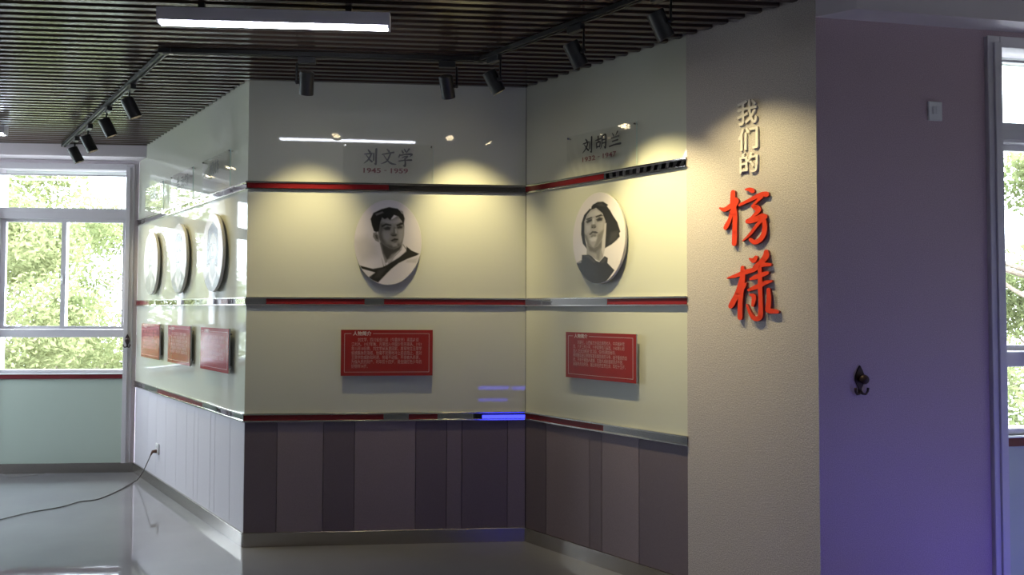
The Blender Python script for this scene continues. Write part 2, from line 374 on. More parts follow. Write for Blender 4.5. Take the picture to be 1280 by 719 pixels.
# ------------------------------------------------------------------ window walls
WZ = dict(head=2.83, top1=2.775, bar=2.735, tr0=2.419, tr1=2.32, mid0=1.333, mid1=1.231, low0=0.935, sill0=0.895, red0=0.855)
win_no = [0]
def window(fr, x0, x1, wall, flip=False, sun_side=True):
    """casing x0..x1 in the wall's own coordinates"""
    win_no[0] += 1
    w = struct(bpy.data.objects.new('window_%d' % win_no[0], None)); COL.objects.link(w); fr.put(w)
    c = 0.068; Z = WZ
    def part(name, dims, mt, bevel=0.003): return box(name, dims, M[mt], w, bevel)
    # casing: two posts running down to the floor, and the head
    part('casing_post', (x0, x0 + c, -0.022, 0.14, ZB, Z['head']), 'frame'); part('casing_post', (x1 - c, x1, -0.022, 0.14, ZB, Z['head']), 'frame')
    part('casing_lip', (x0 + c * 0.42, x0 + c, -0.034, -0.0215, ZB, Z['head'] - c * 0.5), 'frame', 0.002)
    part('casing_lip', (x1 - c, x1 - c * 0.42, -0.034, -0.0215, ZB, Z['head'] - c * 0.5), 'frame', 0.002)
    part('casing_head', (x0 + c, x1 - c, -0.022, 0.14, Z['top1'], Z['head']), 'frame')
    a, b = x0 + c, x1 - c; mx = (a + b) / 2
    part('top_bar', (a, b, 0.02, 0.05, Z['bar'] - 0.014, Z['bar']), 'frame', 0.002)
    part('awning_strip', (a, b, 0.10, 0.115, Z['bar'], Z['top1']), 'blind', 0.001)
    part('transom', (a, b, 0.005, 0.09, Z['tr1'], Z['tr0']), 'frame'); part('transom_groove', (a, b, 0.0, 0.0045, Z['tr1'] + 0.012, Z['tr1'] + 0.058), 'frame', 0.0015)
    part('lower_rail', (a, b, 0.005, 0.09, Z['mid1'], Z['mid0'] - 0.03), 'frame')
    part('sill_rail', (a, b, 0.005, 0.09, Z['low0'] - 0.03, Z['low0']), 'frame')
    part('sill', (a, b, -0.030, 0.09, Z['sill0'], Z['low0'] - 0.031), 'sill', 0.003)
    part('sill_strip', (a, b, -0.024, 0.0, Z['red0'], Z['sill0'] - 0.001), 'maroon', 0.002)
    # sliding sashes, one behind the other
    for k, (p, q, yy) in enumerate(((a, mx + 0.02, 0.045), (mx - 0.02, b, 0.018))):
        s = 0.042
        sash = obj('sash', (lambda m_: (bx(m_, p, p + s, yy, yy + 0.024, Z['mid0'] - 0.028, Z['tr1']), bx(m_, q - s, q, yy, yy + 0.024, Z['mid0'] - 0.028, Z['tr1']),
              bx(m_, p + s, q - s, yy, yy + 0.024, Z['tr1'] - 0.03, Z['tr1']), bx(m_, p + s, q - s, yy, yy + 0.024, Z['mid0'] - 0.028, Z['mid0']), m_)[-1])(bmesh.new()), M['frame'], w)
        box('pane', (p + s, q - s, yy + 0.010, yy + 0.014, Z['mid0'], Z['tr1'] - 0.03), M['pane'], sash)
        if k == 1:
            bm = bmesh.new(); bx(bm, p + 0.006, p + 0.026, yy - 0.012, yy, 1.72, 1.80, 0.003); bx(bm, p + 0.011, p + 0.021, yy - 0.026, yy - 0.012, 1.75, 1.785, 0.003); obj('latch', bm, M['sill'], sash)
    box('pane', (a, b, 0.045, 0.049, Z['tr0'], Z['bar'] - 0.014), M['pane'], w)
    box('pane', (a, b, 0.045, 0.049, Z['low0'], Z['mid1']), M['pane'], w)
    # glass cladding panel below the sill
    box('glass_panel', (a + 0.001, b - 0.001, -0.002, 0.012, ZB, Z['red0'] - 0.001), M['glass_pale'], w, 0.001)
    # daylight portal in the opening
    pl = bpy.data.lights.new('daylight_portal', 'AREA'); pl.shape = 'RECTANGLE'; pl.size = b - a; pl.size_y = Z['top1'] - Z['low0']
    pl.cycles.is_portal = True
    po = bpy.data.objects.new('daylight_portal', pl); COL.objects.link(po); po.parent = w
    po.location = (mx, 0.16, (Z['top1'] + Z['low0']) / 2); po.rotation_euler = (R(-90), 0, 0)
    return w
def window_wall(name, fr, x0, x1, openings, material, base):
    bm = bmesh.new(); top = ZC + 0.06; y0, y1 = 0.0, 0.20
    bx(bm, x0, x1, y0, y1, WZ['head'], top)
    cur = x0
    for a, b in openings:
        if a - cur > 0.001: bx(bm, cur, a, y0, y1, 0, WZ['head'])
        bx(bm, a, b, 0.013, y1, 0, WZ['red0'])
        cur = b
    if x1 - cur > 0.001: bx(bm, cur, x1, y0, y1, 0, WZ['head'])
    o = struct(obj(name, bm, M[material])); fr.put(o)
    b = struct(box(base, (x0, x1, -0.012, 0.0, 0, ZB), M['brushed'], None, 0.001)); fr.put(b)
    return o
NW = [(-1.30 - 1.37 * k, -0.035 - 1.37 * k) for k in range(1, -1, -1)]
window_wall('wall_north', W_NORTH, -2.95, 0.0, NW, 'plaster', 'baseboard_north')
for a, b in reversed(NW): window(W_NORTH, a, b, None)
XEAST = on(W_EAST, 1235.5, 389)[0]
EW = [(XEAST, XEAST + 1.22), (XEAST + 1.45, XEAST + 2.67)]
window_wall('wall_east', W_EAST, 0.0, 3.9, EW, 'paper2', 'baseboard_east')
for a, b in EW: window(W_EAST, a, b, None)
W_WEST = Frame((XW, YS), R(90))
WW = [(8.36, 9.58)]
window_wall('wall_west', W_WEST, 0.0, 10.05, WW, 'room', 'baseboard_west')
for a, b in WW: window(W_WEST, a, b, None)
struct(box('wall_south', (XW, XE, YS - 0.2, YS, 0, ZC + 0.06), M['room']))
struct(box('wall_southeast', (XE - 0.16, XE, YS, 4.0, 0, ZC + 0.06), M['room']))

# curtain boxes at the head of both window walls
bm = bmesh.new(); bx(bm, -2.85, 0.185, -0.20, 0.0, 2.862, ZC + 0.02, 0.004)
o = struct(obj('trim_ceiling_north', bm, M['plaster'])); W_NORTH.put(o)
bm = bmesh.new(); F1 = Vector((1.552, 3.24)); q0 = (F1 - P_E)
loc = lambda v: ((v - P_E).dot(W_EAST.d), -(v - P_E).dot(W_EAST.n))
fx, fy = loc(F1)
zz = (2.863, ZC + 0.02)
pts = [(-0.003, -0.006), (fx, fy), (3.85, fy), (3.85, 0.0), (0.0, 0.0)]
lo = [bm.verts.new((x, y, zz[0])) for x, y in pts]; hi = [bm.verts.new((x, y, zz[1])) for x, y in pts]
bm.faces.new(lo); bm.faces.new(hi[::-1])
for k in range(5): bm.faces.new((lo[k], hi[k], hi[(k + 1) % 5], lo[(k + 1) % 5]))
o = struct(obj('trim_ceiling_east', bm, M['plaster'])); W_EAST.put(o)

# ------------------------------------------------------------------ portraits: flat prints on oval boards
def paint(shape, base, polys):
    """tone of a print on a grid of points: polygons laid over one another with soft edges"""
    X, Y = shape; T = np.full(X.shape, base)
    for poly, tone, soft in polys:
        P = np.array(poly, float); n = len(P); ins = np.zeros(X.shape, bool); dist = np.full(X.shape, 1e9)
        for i in range(n):
            (x1, y1), (x2, y2) = P[i], P[(i + 1) % n]
            c = ((y1 > Y) != (y2 > Y)); 
            with np.errstate(divide='ignore', invalid='ignore'):
                ins ^= c & (X < (x2 - x1) * (Y - y1) / (y2 - y1 + 1e-12) + x1)
            dx, dy = x2 - x1, y2 - y1; t = np.clip(((X - x1) * dx + (Y - y1) * dy) / (dx * dx + dy * dy + 1e-9), 0, 1)
            dist = np.minimum(dist, np.hypot(X - x1 - t * dx, Y - y1 - t * dy))
        s = np.where(ins, dist, -dist); a = np.clip(0.5 + s / (2 * soft), 0, 1); a = a * a * (3 - 2 * a)
        T = T * (1 - a) + tone * a
    return T
BOY = dict(c=(304, 377), r=(234, 295), base=0.66, polys=[
    ([(60, 360), (160, 330), (230, 400), (240, 470), (120, 520), (70, 450)], 0.52, 40),
    ([(110, 545), (190, 590), (260, 560), (330, 470), (420, 410), (520, 455), (520, 560), (400, 690), (250, 690), (150, 620)], 0.66, 4),
    ([(440, 500), (520, 480), (500, 520), (430, 515)], 0.50, 10),
    ([(245, 380), (265, 455), (285, 520), (300, 522), (330, 490), (400, 410), (405, 360)], 0.26, 4),
    ([(250, 365), (300, 405), (350, 418), (402, 380), (390, 430), (330, 462), (300, 505), (270, 450)], 0.07, 10),
    ([(258, 484), (284, 532), (303, 505), (330, 490), (398, 424), (408, 384), (440, 428), (402, 478), (330, 538), (274, 550)], 0.24, 3), ([(263, 494), (285, 536), (303, 510), (332, 496), (400, 428), (408, 396), (434, 430), (400, 473), (330, 533), (278, 546)], 0.70, 3),
    ([(300, 500), (350, 480), (330, 520), (305, 528)], 0.40, 6),
    ([(103, 538), (200, 562), (265, 550), (300, 532), (380, 482), (432, 440), (434, 403), (470, 432), (525, 455), (510, 466), (440, 492), (380, 522), (330, 562), (300, 592), (238, 658), (163, 628), (215, 588), (120, 562)], 0.030, 4),
    ([(240, 570), (290, 560), (250, 620), (210, 625)], 0.055, 12),
    ([(240, 230), (262, 205), (300, 200), (330, 215), (370, 190), (405, 215), (419, 260), (416, 330), (408, 375), (380, 410), (345, 424), (310, 416), (270, 390), (245, 360), (232, 300)], 0.25, 3),
    ([(240, 235), (280, 250), (262, 320), (290, 385), (345, 424), (310, 416), (262, 388), (238, 345)], 0.12, 16),
    ([(300, 395), (350, 400), (400, 370), (385, 405), (345, 424), (312, 416)], 0.12, 10),
    ([(270, 225), (330, 228), (388, 205), (404, 235), (345, 246), (290, 238)], 0.36, 12),
    ([(268, 305), (312, 305), (322, 340), (300, 370), (275, 350)], 0.32, 14),
    ([(372, 290), (412, 285), (406, 350), (388, 385), (378, 340)], 0.34, 10),
    ([(330, 385), (365, 382), (370, 402), (340, 408)], 0.33, 9),
    ([(200, 312), (222, 306), (240, 335), (242, 378), (216, 366), (198, 338)], 0.24, 4),
    ([(212, 325), (228, 325), (236, 358), (220, 352)], 0.08, 6),
    ([(180, 215), (200, 172), (255, 145), (310, 130), (370, 140), (410, 175), (421, 210), (412, 264), (400, 226), (375, 195), (345, 186), (318, 222), (300, 206), (280, 216), (262, 205), (248, 240), (240, 300), (222, 307), (205, 300), (190, 260)], 0.022, 4),
    ([(215, 180), (262, 163), (270, 170), (222, 190)], 0.16, 6), ([(385, 150), (408, 158), (410, 180), (395, 170)], 0.30, 4),
    ([(256, 262), (288, 244), (326, 252), (326, 263), (290, 258), (262, 272)], 0.035, 4), ([(360, 254), (395, 236), (409, 241), (406, 252), (366, 266)], 0.035, 4),
    ([(270, 278), (300, 264), (324, 272), (316, 291), (285, 292)], 0.05, 7), ([(364, 270), (386, 258), (407, 265), (401, 278), (372, 282)], 0.05, 6),
    ([(345, 268), (357, 275), (354, 312), (368, 324), (350, 334), (325, 331), (320, 318), (340, 306)], 0.13, 7), ([(352, 280), (362, 284), (366, 312), (356, 312)], 0.40, 5),
    ([(328, 325), (366, 321), (360, 333), (335, 335)], 0.06, 4),
    ([(322, 363), (350, 347), (377, 352), (373, 362), (350, 366), (332, 372)], 0.05, 4), ([(338, 372), (350, 364), (370, 363), (364, 376), (350, 380)], 0.14, 5)])
GIRL = dict(c=(253, 361), r=(188, 329), base=0.66, polys=[
    ([(215, 112), (250, 97), (290, 100), (326, 128), (318, 138), (340, 170), (360, 210), (390, 260), (411, 330), (403, 340), (407, 365), (370, 400), (350, 415), (299, 441), (306, 330), (300, 230), (240, 142), (200, 150), (205, 125)], 0.022, 3),
    ([(345, 330), (398, 320), (385, 385), (330, 405)], 0.045, 14), ([(235, 112), (280, 110), (300, 135), (262, 128)], 0.05, 8),
    ([(172, 390), (300, 350), (300, 440), (290, 500), (262, 532), (235, 515), (205, 487), (168, 478)], 0.28, 3),
    ([(176, 402), (225, 430), (282, 380), (280, 430), (240, 470), (190, 450)], 0.12, 12), ([(240, 460), (270, 440), (262, 520), (245, 510)], 0.18, 8),
    ([(240, 140), (285, 183), (306, 240), (309, 270), (300, 312), (285, 370), (250, 420), (215, 426), (175, 402), (152, 330), (150, 240), (173, 185), (205, 148)], 0.31, 2),
    ([(152, 320), (172, 335), (192, 395), (215, 426), (175, 403), (154, 350)], 0.17, 7), ([(252, 335), (296, 300), (283, 370), (250, 420), (222, 426), (238, 392)], 0.17, 9),
    ([(300, 262), (313, 258), (308, 350), (302, 440), (291, 495), (279, 450), (284, 372), (296, 318)], 0.47, 4),
    ([(192, 168), (240, 150), (272, 185), (284, 200), (240, 196), (180, 202)], 0.42, 10), ([(162, 262), (200, 256), (194, 305), (170, 315)], 0.40, 10), ([(246, 252), (290, 250), (286, 300), (256, 312)], 0.36, 10),
    ([(208, 143), (172, 183), (153, 230), (152, 300), (157, 360), (168, 402), (171, 434), (140, 392), (127, 320), (130, 240), (150, 180), (192, 138)], 0.022, 3),
    ([(163, 212), (204, 201), (215, 209), (172, 220)], 0.03, 3), ([(232, 200), (275, 189), (294, 205), (280, 203), (240, 210)], 0.03, 3),
    ([(163, 234), (180, 216), (210, 215), (209, 232), (176, 246)], 0.05, 5), ([(238, 224), (262, 208), (289, 219), (282, 238), (248, 241)], 0.05, 5), ([(180, 226), (202, 223), (200, 231), (184, 235)], 0.02, 3), ([(252, 222), (276, 219), (273, 231), (256, 233)], 0.02, 3),
    ([(213, 212), (228, 212), (227, 256), (213, 256)], 0.44, 5), ([(204, 258), (233, 258), (241, 279), (224, 290), (203, 281)], 0.13, 5), ([(206, 276), (216, 274), (216, 283), (207, 284)], 0.04, 3), ([(226, 276), (237, 275), (234, 284), (226, 284)], 0.04, 3),
    ([(187, 327), (211, 306), (238, 310), (257, 323), (240, 326), (215, 320), (196, 334)], 0.05, 3), ([(200, 327), (240, 326), (236, 340), (206, 342)], 0.19, 4), ([(198, 340), (240, 338), (232, 350), (206, 352)], 0.12, 5),
    ([(190, 362), (220, 347), (246, 356), (236, 380), (205, 382)], 0.48, 8),
    ([(88, 535), (132, 512), (134, 475), (185, 477), (206, 488), (240, 525), (262, 535), (300, 494), (324, 510), (320, 545), (370, 600), (330, 655), (285, 700), (230, 705), (170, 690), (120, 620)], 0.027, 3),
    ([(142, 482), (186, 484), (236, 530), (226, 540), (180, 497)], 0.055, 6), ([(270, 540), (300, 505), (316, 518), (290, 545)], 0.05, 6), ([(90, 536), (130, 513), (126, 532)], 0.28, 4)])
CAP = dict(c=(100, 130), r=(100, 130), base=0.55, polys=[
    ([(40, 190), (80, 170), (130, 170), (165, 195), (190, 270), (10, 270)], 0.20, 4), ([(82, 150), (122, 150), (126, 185), (100, 205), (78, 185)], 0.30, 4),
    ([(66, 70), (130, 66), (140, 110), (128, 150), (102, 166), (76, 152), (64, 110)], 0.36, 4), ([(66, 100), (84, 110), (88, 150), (76, 150)], 0.18, 8),
    ([(50, 66), (66, 36), (110, 26), (146, 48), (150, 74), (100, 66), (58, 82)], 0.07, 3), ([(52, 78), (100, 64), (148, 76), (120, 84), (84, 84)], 0.04, 3),
    ([(76, 98), (94, 94), (94, 102), (78, 104)], 0.06, 3), ([(110, 94), (128, 97), (127, 103), (110, 102)], 0.06, 3), ([(98, 104), (108, 104), (110, 122), (98, 124)], 0.16, 4), ([(86, 136), (118, 135), (114, 142), (90, 143)], 0.07, 3),
    ([(100, 204), (120, 184), (140, 200), (110, 250)], 0.42, 4)])
MAN = dict(c=(100, 130), r=(100, 130), base=0.52, polys=[
    ([(20, 215), (70, 178), (140, 178), (185, 210), (190, 270), (10, 270)], 0.16, 4), ([(80, 150), (128, 150), (134, 190), (104, 225), (74, 190)], 0.30, 4), ([(74, 188), (104, 224), (136, 188), (140, 214), (104, 250), (66, 214)], 0.62, 4),
    ([(66, 66), (104, 56), (142, 70), (146, 116), (130, 156), (104, 172), (78, 158), (62, 116)], 0.34, 4), ([(66, 90), (86, 100), (92, 160), (78, 156), (62, 116)], 0.16, 8),
    ([(56, 96), (58, 56), (90, 34), (130, 40), (152, 66), (148, 100), (138, 74), (104, 64), (72, 76), (66, 104)], 0.05, 3),
    ([(74, 98), (96, 94), (96, 104), (76, 106)], 0.06, 3), ([(114, 94), (134, 97), (133, 105), (114, 104)], 0.06, 3), ([(100, 104), (110, 104), (114, 126), (98, 128)], 0.16, 4), ([(88, 140), (122, 139), (118, 147), (92, 148)], 0.07, 3)])
WOMAN = dict(c=(100, 130), r=(100, 130), base=0.56, polys=[
    ([(50, 110), (60, 50), (104, 26), (150, 54), (160, 120), (150, 180), (120, 170), (104, 60), (80, 170), (52, 176)], 0.05, 4), ([(84, 150), (128, 150), (132, 200), (106, 220), (80, 196)], 0.30, 4),
    ([(20, 230), (72, 190), (106, 222), (140, 190), (186, 230), (180, 275), (20, 275)], 0.12, 4), ([(72, 190), (106, 222), (142, 190), (140, 210), (106, 244), (72, 210)], 0.60, 4),
    ([(70, 76), (106, 54), (142, 78), (144, 124), (128, 158), (106, 170), (84, 158), (68, 124)], 0.36, 4), ([(70, 100), (88, 110), (96, 164), (82, 156)], 0.18, 8),
    ([(58, 110), (70, 60), (110, 44), (150, 80), (140, 84), (106, 62), (78, 86), (70, 130)], 0.05, 3),
    ([(78, 102), (98, 99), (98, 107), (80, 109)], 0.06, 3), ([(114, 99), (134, 102), (133, 108), (114, 107)], 0.06, 3), ([(102, 106), (110, 106), (114, 126), (100, 128)], 0.17, 4), ([(92, 142), (122, 141), (118, 149), (96, 150)], 0.07, 3)])
def oval_portrait(fr, x, z, rx, rz, art, label, thick=0.022, gap=0.016):
    t = thing('oval_portrait', label, 'portrait', 'oval portraits along the glass walls'); fr.put(t, x, 0, z)
    bm = bmesh.new(); n = 72
    ring = lambda s, y: [bm.verts.new((rx * s * math.cos(2 * math.pi * k / n), y, rz * s * math.sin(2 * math.pi * k / n))) for k in range(n)]
    yb, yf = -gap, -gap - thick
    rs = [ring(0.97, yb), ring(1, yb - 0.002), ring(1, yf + 0.002), ring(0.992, yf)]
    for a, b in zip(rs[:-1], rs[1:]):
        for k in range(n): bm.faces.new((a[k], a[(k + 1) % n], b[(k + 1) % n], b[k])).smooth = True
    bm.faces.new(rs[0]); bm.faces.new(rs[-1])
    cyl(bm, (0, yb, 0.6 * rz), (0, -0.0005, 0.6 * rz), 0.014, seg=12); cyl(bm, (0, yb, -0.6 * rz), (0, -0.0005, -0.6 * rz), 0.014, seg=12)
    obj('board', bm, M['oval'], t)
    # the print: a fine grid whose points carry the picture's tones
    nx, nz = 110, 140
    gx, gz = np.meshgrid(np.linspace(-1, 1, nx), np.linspace(1, -1, nz))
    # squeeze the square grid into the oval so that its rim is clean
    vx = gx * np.sqrt(1 - gz ** 2 / 2); vz = gz * np.sqrt(1 - gx ** 2 / 2)
    c, r = art['c'], art['r']
    T = paint((c[0] + vx * r[0], c[1] - vz * r[1]), art['base'], art['polys'])
    vs = np.stack([vx * rx * 0.99, np.full(vx.shape, yf - 0.0006), vz * rz * 0.99], -1).reshape(-1, 3)
    idx = np.arange(nx * nz).reshape(nz, nx)
    fs = np.stack([idx[:-1, :-1], idx[1:, :-1], idx[1:, 1:], idx[:-1, 1:]], -1).reshape(-1, 4)
    me = bpy.data.meshes.new('print'); me.from_pydata(vs.tolist(), [], fs.tolist()); me.materials.append(M['print'])
    ca = me.color_attributes.new('print', 'FLOAT_COLOR', 'POINT'); T = T.ravel()
    rgba = np.stack([T * 1.03, T * 0.965, T * (0.80 + 0.18 * np.clip(T / 0.6, 0, 1)), np.ones_like(T)], 1)
    ca.data.foreach_set('color', rgba.astype(np.float32).ravel())
    o = bpy.data.objects.new('print', me); COL.objects.link(o); o.parent = t
    return t
YB = -0.038
def span(fr, x0, y0, x1, y1, y=YB):
    a, b = on(fr, x0, (y0 + y1) / 2, y)[0], on(fr, x1, (y0 + y1) / 2, y)[0]
    xm = (x0 + x1) / 2; t, l = on(fr, xm, y0, y)[1], on(fr, xm, y1, y)[1]
    return (a + b) / 2, (t + l) / 2, (b - a) / 2, (t - l) / 2
x, z, rx, rz = span(W_MID, 442.7, 249.8, 527, 356.5); print('mid oval', x, z, rx, rz)
oval_portrait(W_MID, x, z, rx, rz, BOY, 'oval portrait print of a short-haired boy in a dark neckerchief')
x2, z2, rx2, rz2 = span(W_RIGHT, 716, 240.5, 781.5, 355); print('right oval', x2, z2, rx2, rz2)
oval_portrait(W_RIGHT, x2, z2, rx2, rz2, GIRL, 'oval portrait print of a woman with bobbed dark hair and dark jacket')
LEFT_OV = []
for px, art, lb in ((188.5, CAP, 'oval portrait nearest the window, on the daylit left glass wall'), (222.5, MAN, 'middle oval portrait of the three on the daylit left glass wall'), (265, WOMAN, 'oval portrait nearest the corner, on the daylit left glass wall')):
    x = on(W_LEFT, px, 320, YB)[0]; LEFT_OV.append(x)
    oval_portrait(W_LEFT, x, 1.885, 0.217, 0.27, art, lb)

# ------------------------------------------------------------------ red plaques
TXT_A = ['　　刘文学，四川省合川县（今重庆市）渠嘉乡双', '江村人。1957年秋，光荣加入中国少年先锋队。1959', '年11月18日晚，刘文学从队里回家，发现地主王荣学', '偷摘集体的海椒，他毫不犹豫地冲上前去阻止，面对', '王荣学的威胁和利诱，他毫不动摇，不幸被人杀害，', '为保人民的财产，时年仅十四岁，是全国红色少年的', '好榜样14岁。']
TXT_B = ['　　刘胡兰，山西省文水县云周西村人，中共候补党', '员。八岁上村小学，十岁起参加儿童团。1945年11月', '加入“妇女训练班”学习后，任村妇救会秘书，', '带领群众送公粮做军鞋支援前线的斗争，由于叛徒的出', '卖，不幸于被敌人逮捕，在敌人威胁面前坚贞不屈，', '从容地走向刑场，献出年轻的宝贵生命，年仅十五岁。']
def plaque(fr, x, z, hw, hh, lines, label, thick=0.012, gap=0.022, top=0.20, step=0.10, left=0.115, indent_w=0.765):
    t = thing('red_plaque', label, 'plaque', 'red text plaques below the portraits'); fr.put(t, x, 0, z)
    yf = -gap - thick
    bm = bmesh.new(); bx(bm, -hw, hw, yf + 0.003, -gap, -hh, hh)
    for sx in (-1, 1):
        for sz in (-1, 1): cyl(bm, (sx * hw * 0.85, -gap, sz * hh * 0.75), (sx * hw * 0.85, -0.0005, sz * hh * 0.75), 0.008, seg=10)
    obj('backing', bm, M['plaque_edge'], t)
    box('face', (-hw, hw, yf, yf + 0.0028, -hh, hh), M['plaque'], t)
    W, H = 2 * hw, 2 * hh; yp = yf - 0.0007; lw = 0.0022
    bm = bmesh.new(); ix, iz = 0.038 * W, 0.078 * H
    l, r, tp, bt = -hw + ix, hw - ix, hh - iz, -hh + iz
    for a, b, c, d in ((l, l + lw, bt, tp), (r - lw, r, bt, tp), (l, r, bt, bt + lw), (l, l + 0.075 * W, tp - lw, tp), (l + 0.31 * W, r, tp - lw, tp)):
        f = [bm.verts.new((p, yp, q)) for p, q in ((a, c), (b, c), (b, d), (a, d))]; bm.faces.new(f)
    obj('border_line', bm, M['ink_white'], t)
    o = text_mesh('title', '人物简介', 0.1, 0.20 * W, M['ink_white'], t, res=2, bold=0.002); o.location = (l + 0.092 * W, yp, tp - 0.038 * H)
    full = None
    em = indent_w * W / 22.0
    bmj = None
    o = text_mesh('paragraph', '\n'.join(lines), 0.1, None, M['ink_pale'], t, res=1)
    me = o.data; n = len(me.vertices); co = np.empty(n * 3); me.vertices.foreach_get('co', co); co = co.reshape(-1, 3)
    co[:, 0] *= indent_w * W / np.ptp(co[:, 0]); zr = np.ptp(co[:, 2]); co[:, 2] = (co[:, 2] - co[:, 2].max()) * (len(lines) - 0.35) * step * H / zr
    me.vertices.foreach_set('co', co.ravel()); me.update()
    o.location = (-hw + left * W, yp, hh - top * H + 0.03 * H)
    return t
x, z, hw, hh = span(W_MID, 426, 412.5, 540.8, 469.8, -0.034); print('mid plaque', x, z, hw, hh)
plaque(W_MID, x, z, hw, hh, TXT_A, 'red text plaque below the portrait of the boy in a neckerchief')
x2, z2, hw2, hh2 = span(W_RIGHT, 707.3, 416.5, 795, 475.5, -0.034); print('right plaque', x2, z2, hw2, hh2)
plaque(W_RIGHT, x2, z2, hw2, hh2, TXT_B, 'red text plaque below the portrait of the woman with bobbed hair')
for i, x in enumerate(LEFT_OV):
    px = (187.2, 223, 267.3)[i]; x = on(W_LEFT, px, 432, -0.034)[0]
    plaque(W_LEFT, x, z, hw * 0.98, hh, (TXT_B, TXT_A, TXT_B)[i][:6], ('red text plaque nearest the window on the daylit left wall', 'middle red text plaque on the daylit left wall', 'red text plaque nearest the corner on the daylit left wall')[i])

# ------------------------------------------------------------------ acrylic name plates with brush lettering
G_LIU = [[(325, 185, 12), (350, 217, 24)], [(278, 247, 12), (330, 240, 16), (378, 234, 18)], [(372, 238, 20), (340, 310, 18), (300, 352, 14), (268, 378, 6)], [(303, 262, 10), (345, 322, 16), (378, 352, 22)], [(405, 235, 16), (402, 335, 16)], [(440, 172, 24), (437, 300, 20), (435, 388, 18), (415, 374, 8)]]
G_WEN = [[(590, 172, 14), (616, 202, 24)], [(522, 247, 14), (600, 230, 17), (682, 214, 20)], [(640, 228, 20), (596, 328, 18), (550, 364, 14), (508, 376, 6)], [(545, 262, 10), (598, 335, 15), (650, 374, 22), (712, 386, 12)]]
G_XUE = [[(783, 183, 10), (800, 217, 20)], [(818, 163, 10), (834, 196, 20)], [(884, 163, 20), (846, 218, 10)], [(755, 246, 18), (740, 284, 12)], [(752, 256, 14), (840, 240, 16), (924, 238, 22), (898, 268, 8)], [(790, 284, 12), (862, 268, 18), (826, 306, 14)], [(824, 304, 14), (832, 350, 18), (828, 405, 24), (804, 398, 8)], [(742, 337, 14), (830, 324, 15), (918, 320, 20)]]
def box_glyph(st, x0, y0, s): return [[(x0 + x * s, y0 + y * s, w * s) for x, y, w in k] for k in st]
G_HU = [[(5, 32, 7), (46, 26, 9)], [(25, 8, 10), (25, 48, 8)], [(11, 50, 9), (13, 84, 7)], [(11, 51, 7), (41, 47, 10), (38, 80, 7)], [(13, 78, 7), (39, 76, 7)], [(58, 12, 9), (57, 60, 8), (46, 94, 4)], [(58, 14, 7), (90, 10, 11), (88, 92, 9), (77, 84, 4)], [(60, 38, 7), (86, 36, 7)], [(60, 60, 7), (86, 58, 7)]]
G_LAN = [[(30, 8, 5), (42, 26, 11)], [(74, 4, 11), (58, 28, 5)], [(22, 40, 7), (82, 34, 11)], [(30, 62, 7), (74, 58, 10)], [(6, 92, 8), (50, 86, 9), (98, 86, 12)]]
G_FENG = [[(28, 6, 9), (6, 40, 5)], [(22, 26, 7), (46, 22, 8)], [(14, 46, 7), (42, 42, 7)], [(28, 24, 8), (28, 92, 8), (48, 78, 5)], [(66, 6, 8), (50, 36, 5)], [(64, 18, 7), (88, 16, 8), (56, 46, 5)], [(62, 26, 6), (96, 50, 11)], [(54, 58, 6), (92, 54, 7)], [(56, 72, 6), (90, 69, 7)], [(72, 46, 8), (73, 98, 8)]]
G_YUN = [[(24, 18, 7), (76, 14, 10)], [(6, 42, 7), (94, 38, 11)], [(48, 42, 9), (34, 78, 8), (84, 74, 6)], [(70, 58, 6), (92, 90, 12)]]
G_GEN = [[(12, 36, 7), (44, 32, 8)], [(28, 6, 9), (28, 94, 8)], [(28, 36, 8), (6, 72, 4)], [(30, 42, 6), (44, 60, 9)], [(56, 14, 8), (88, 12, 9), (86, 46, 7)], [(58, 30, 6), (84, 28, 6)], [(58, 46, 6), (86, 45, 6)], [(58, 14, 8), (58, 92, 7), (76, 80, 5)], [(90, 54, 8), (72, 68, 5)], [(66, 56, 6), (98, 92, 12)]]
def name_plate(fr, x0, x1, z0, z1, glyphs, gx, gz, gs, dates, label):
    """clear plate on studs; glyphs in 100-unit boxes, gx/gz top-left of the row, gs size"""
    xm = (x0 + x1) / 2
    t = thing('name_plate', label, 'sign', 'clear name plates above the portraits'); fr.put(t, xm, 0, z0)
    box('plate', (x0 - xm, x1 - xm, -0.022, -0.018, 0, z1 - z0), M['acrylic'], t)
    bm = bmesh.new(); bx(bm, x1 - xm - 0.0015, x1 - xm + 0.0005, -0.0225, -0.0175, 0, z1 - z0); obj('plate_edge', bm, M['edge'], t)
    for sx in (x0 + 0.012, x1 - 0.012):
        bm = bmesh.new(); cyl(bm, (sx - xm, -0.028, z1 - z0 - 0.012), (sx - xm, -0.0003, z1 - z0 - 0.012), 0.005, seg=12); obj('stud', bm, M['steel'], t)
    yp = -0.0228
    for k, g in enumerate(glyphs):
        bm = bmesh.new()
        brush_glyph(bm, [[(a, b, w * 1.25 * gs / 100) for a, b, w in st] for st in g], lambda a, b: (gx - xm + (k * 1.16 * 100 + a) * gs / 100, gz - z0 - b * gs / 100), yp, None)
        obj('character', bm, M['ink'], t)
    if dates:
        a, b = dates.split(' - ')
        for word, f0, f1, h in ((a, 0.0, 0.389, 0.34), ('-', 0.465, 0.52, 0.05), (b, 0.611, 1.0, 0.34)):
            o = text_mesh('lettering', word, 0.1, gs * 2.95 * (f1 - f0), M['ink_red'], t, res=3, height=gs * h, bold=0.0022)
            o.location = (gx - xm + gs * 2.95 * f0, yp, gz - z0 - gs * (1.47 if h < 0.1 else 1.63) - min(v.co.z for v in o.data.vertices))
    return t
def norm(st, x0, y0, s): return [[((x - x0) / s * 100, (y - y0) / s * 100, w / s * 100) for x, y, w in k] for k in st]
s0 = 212.0
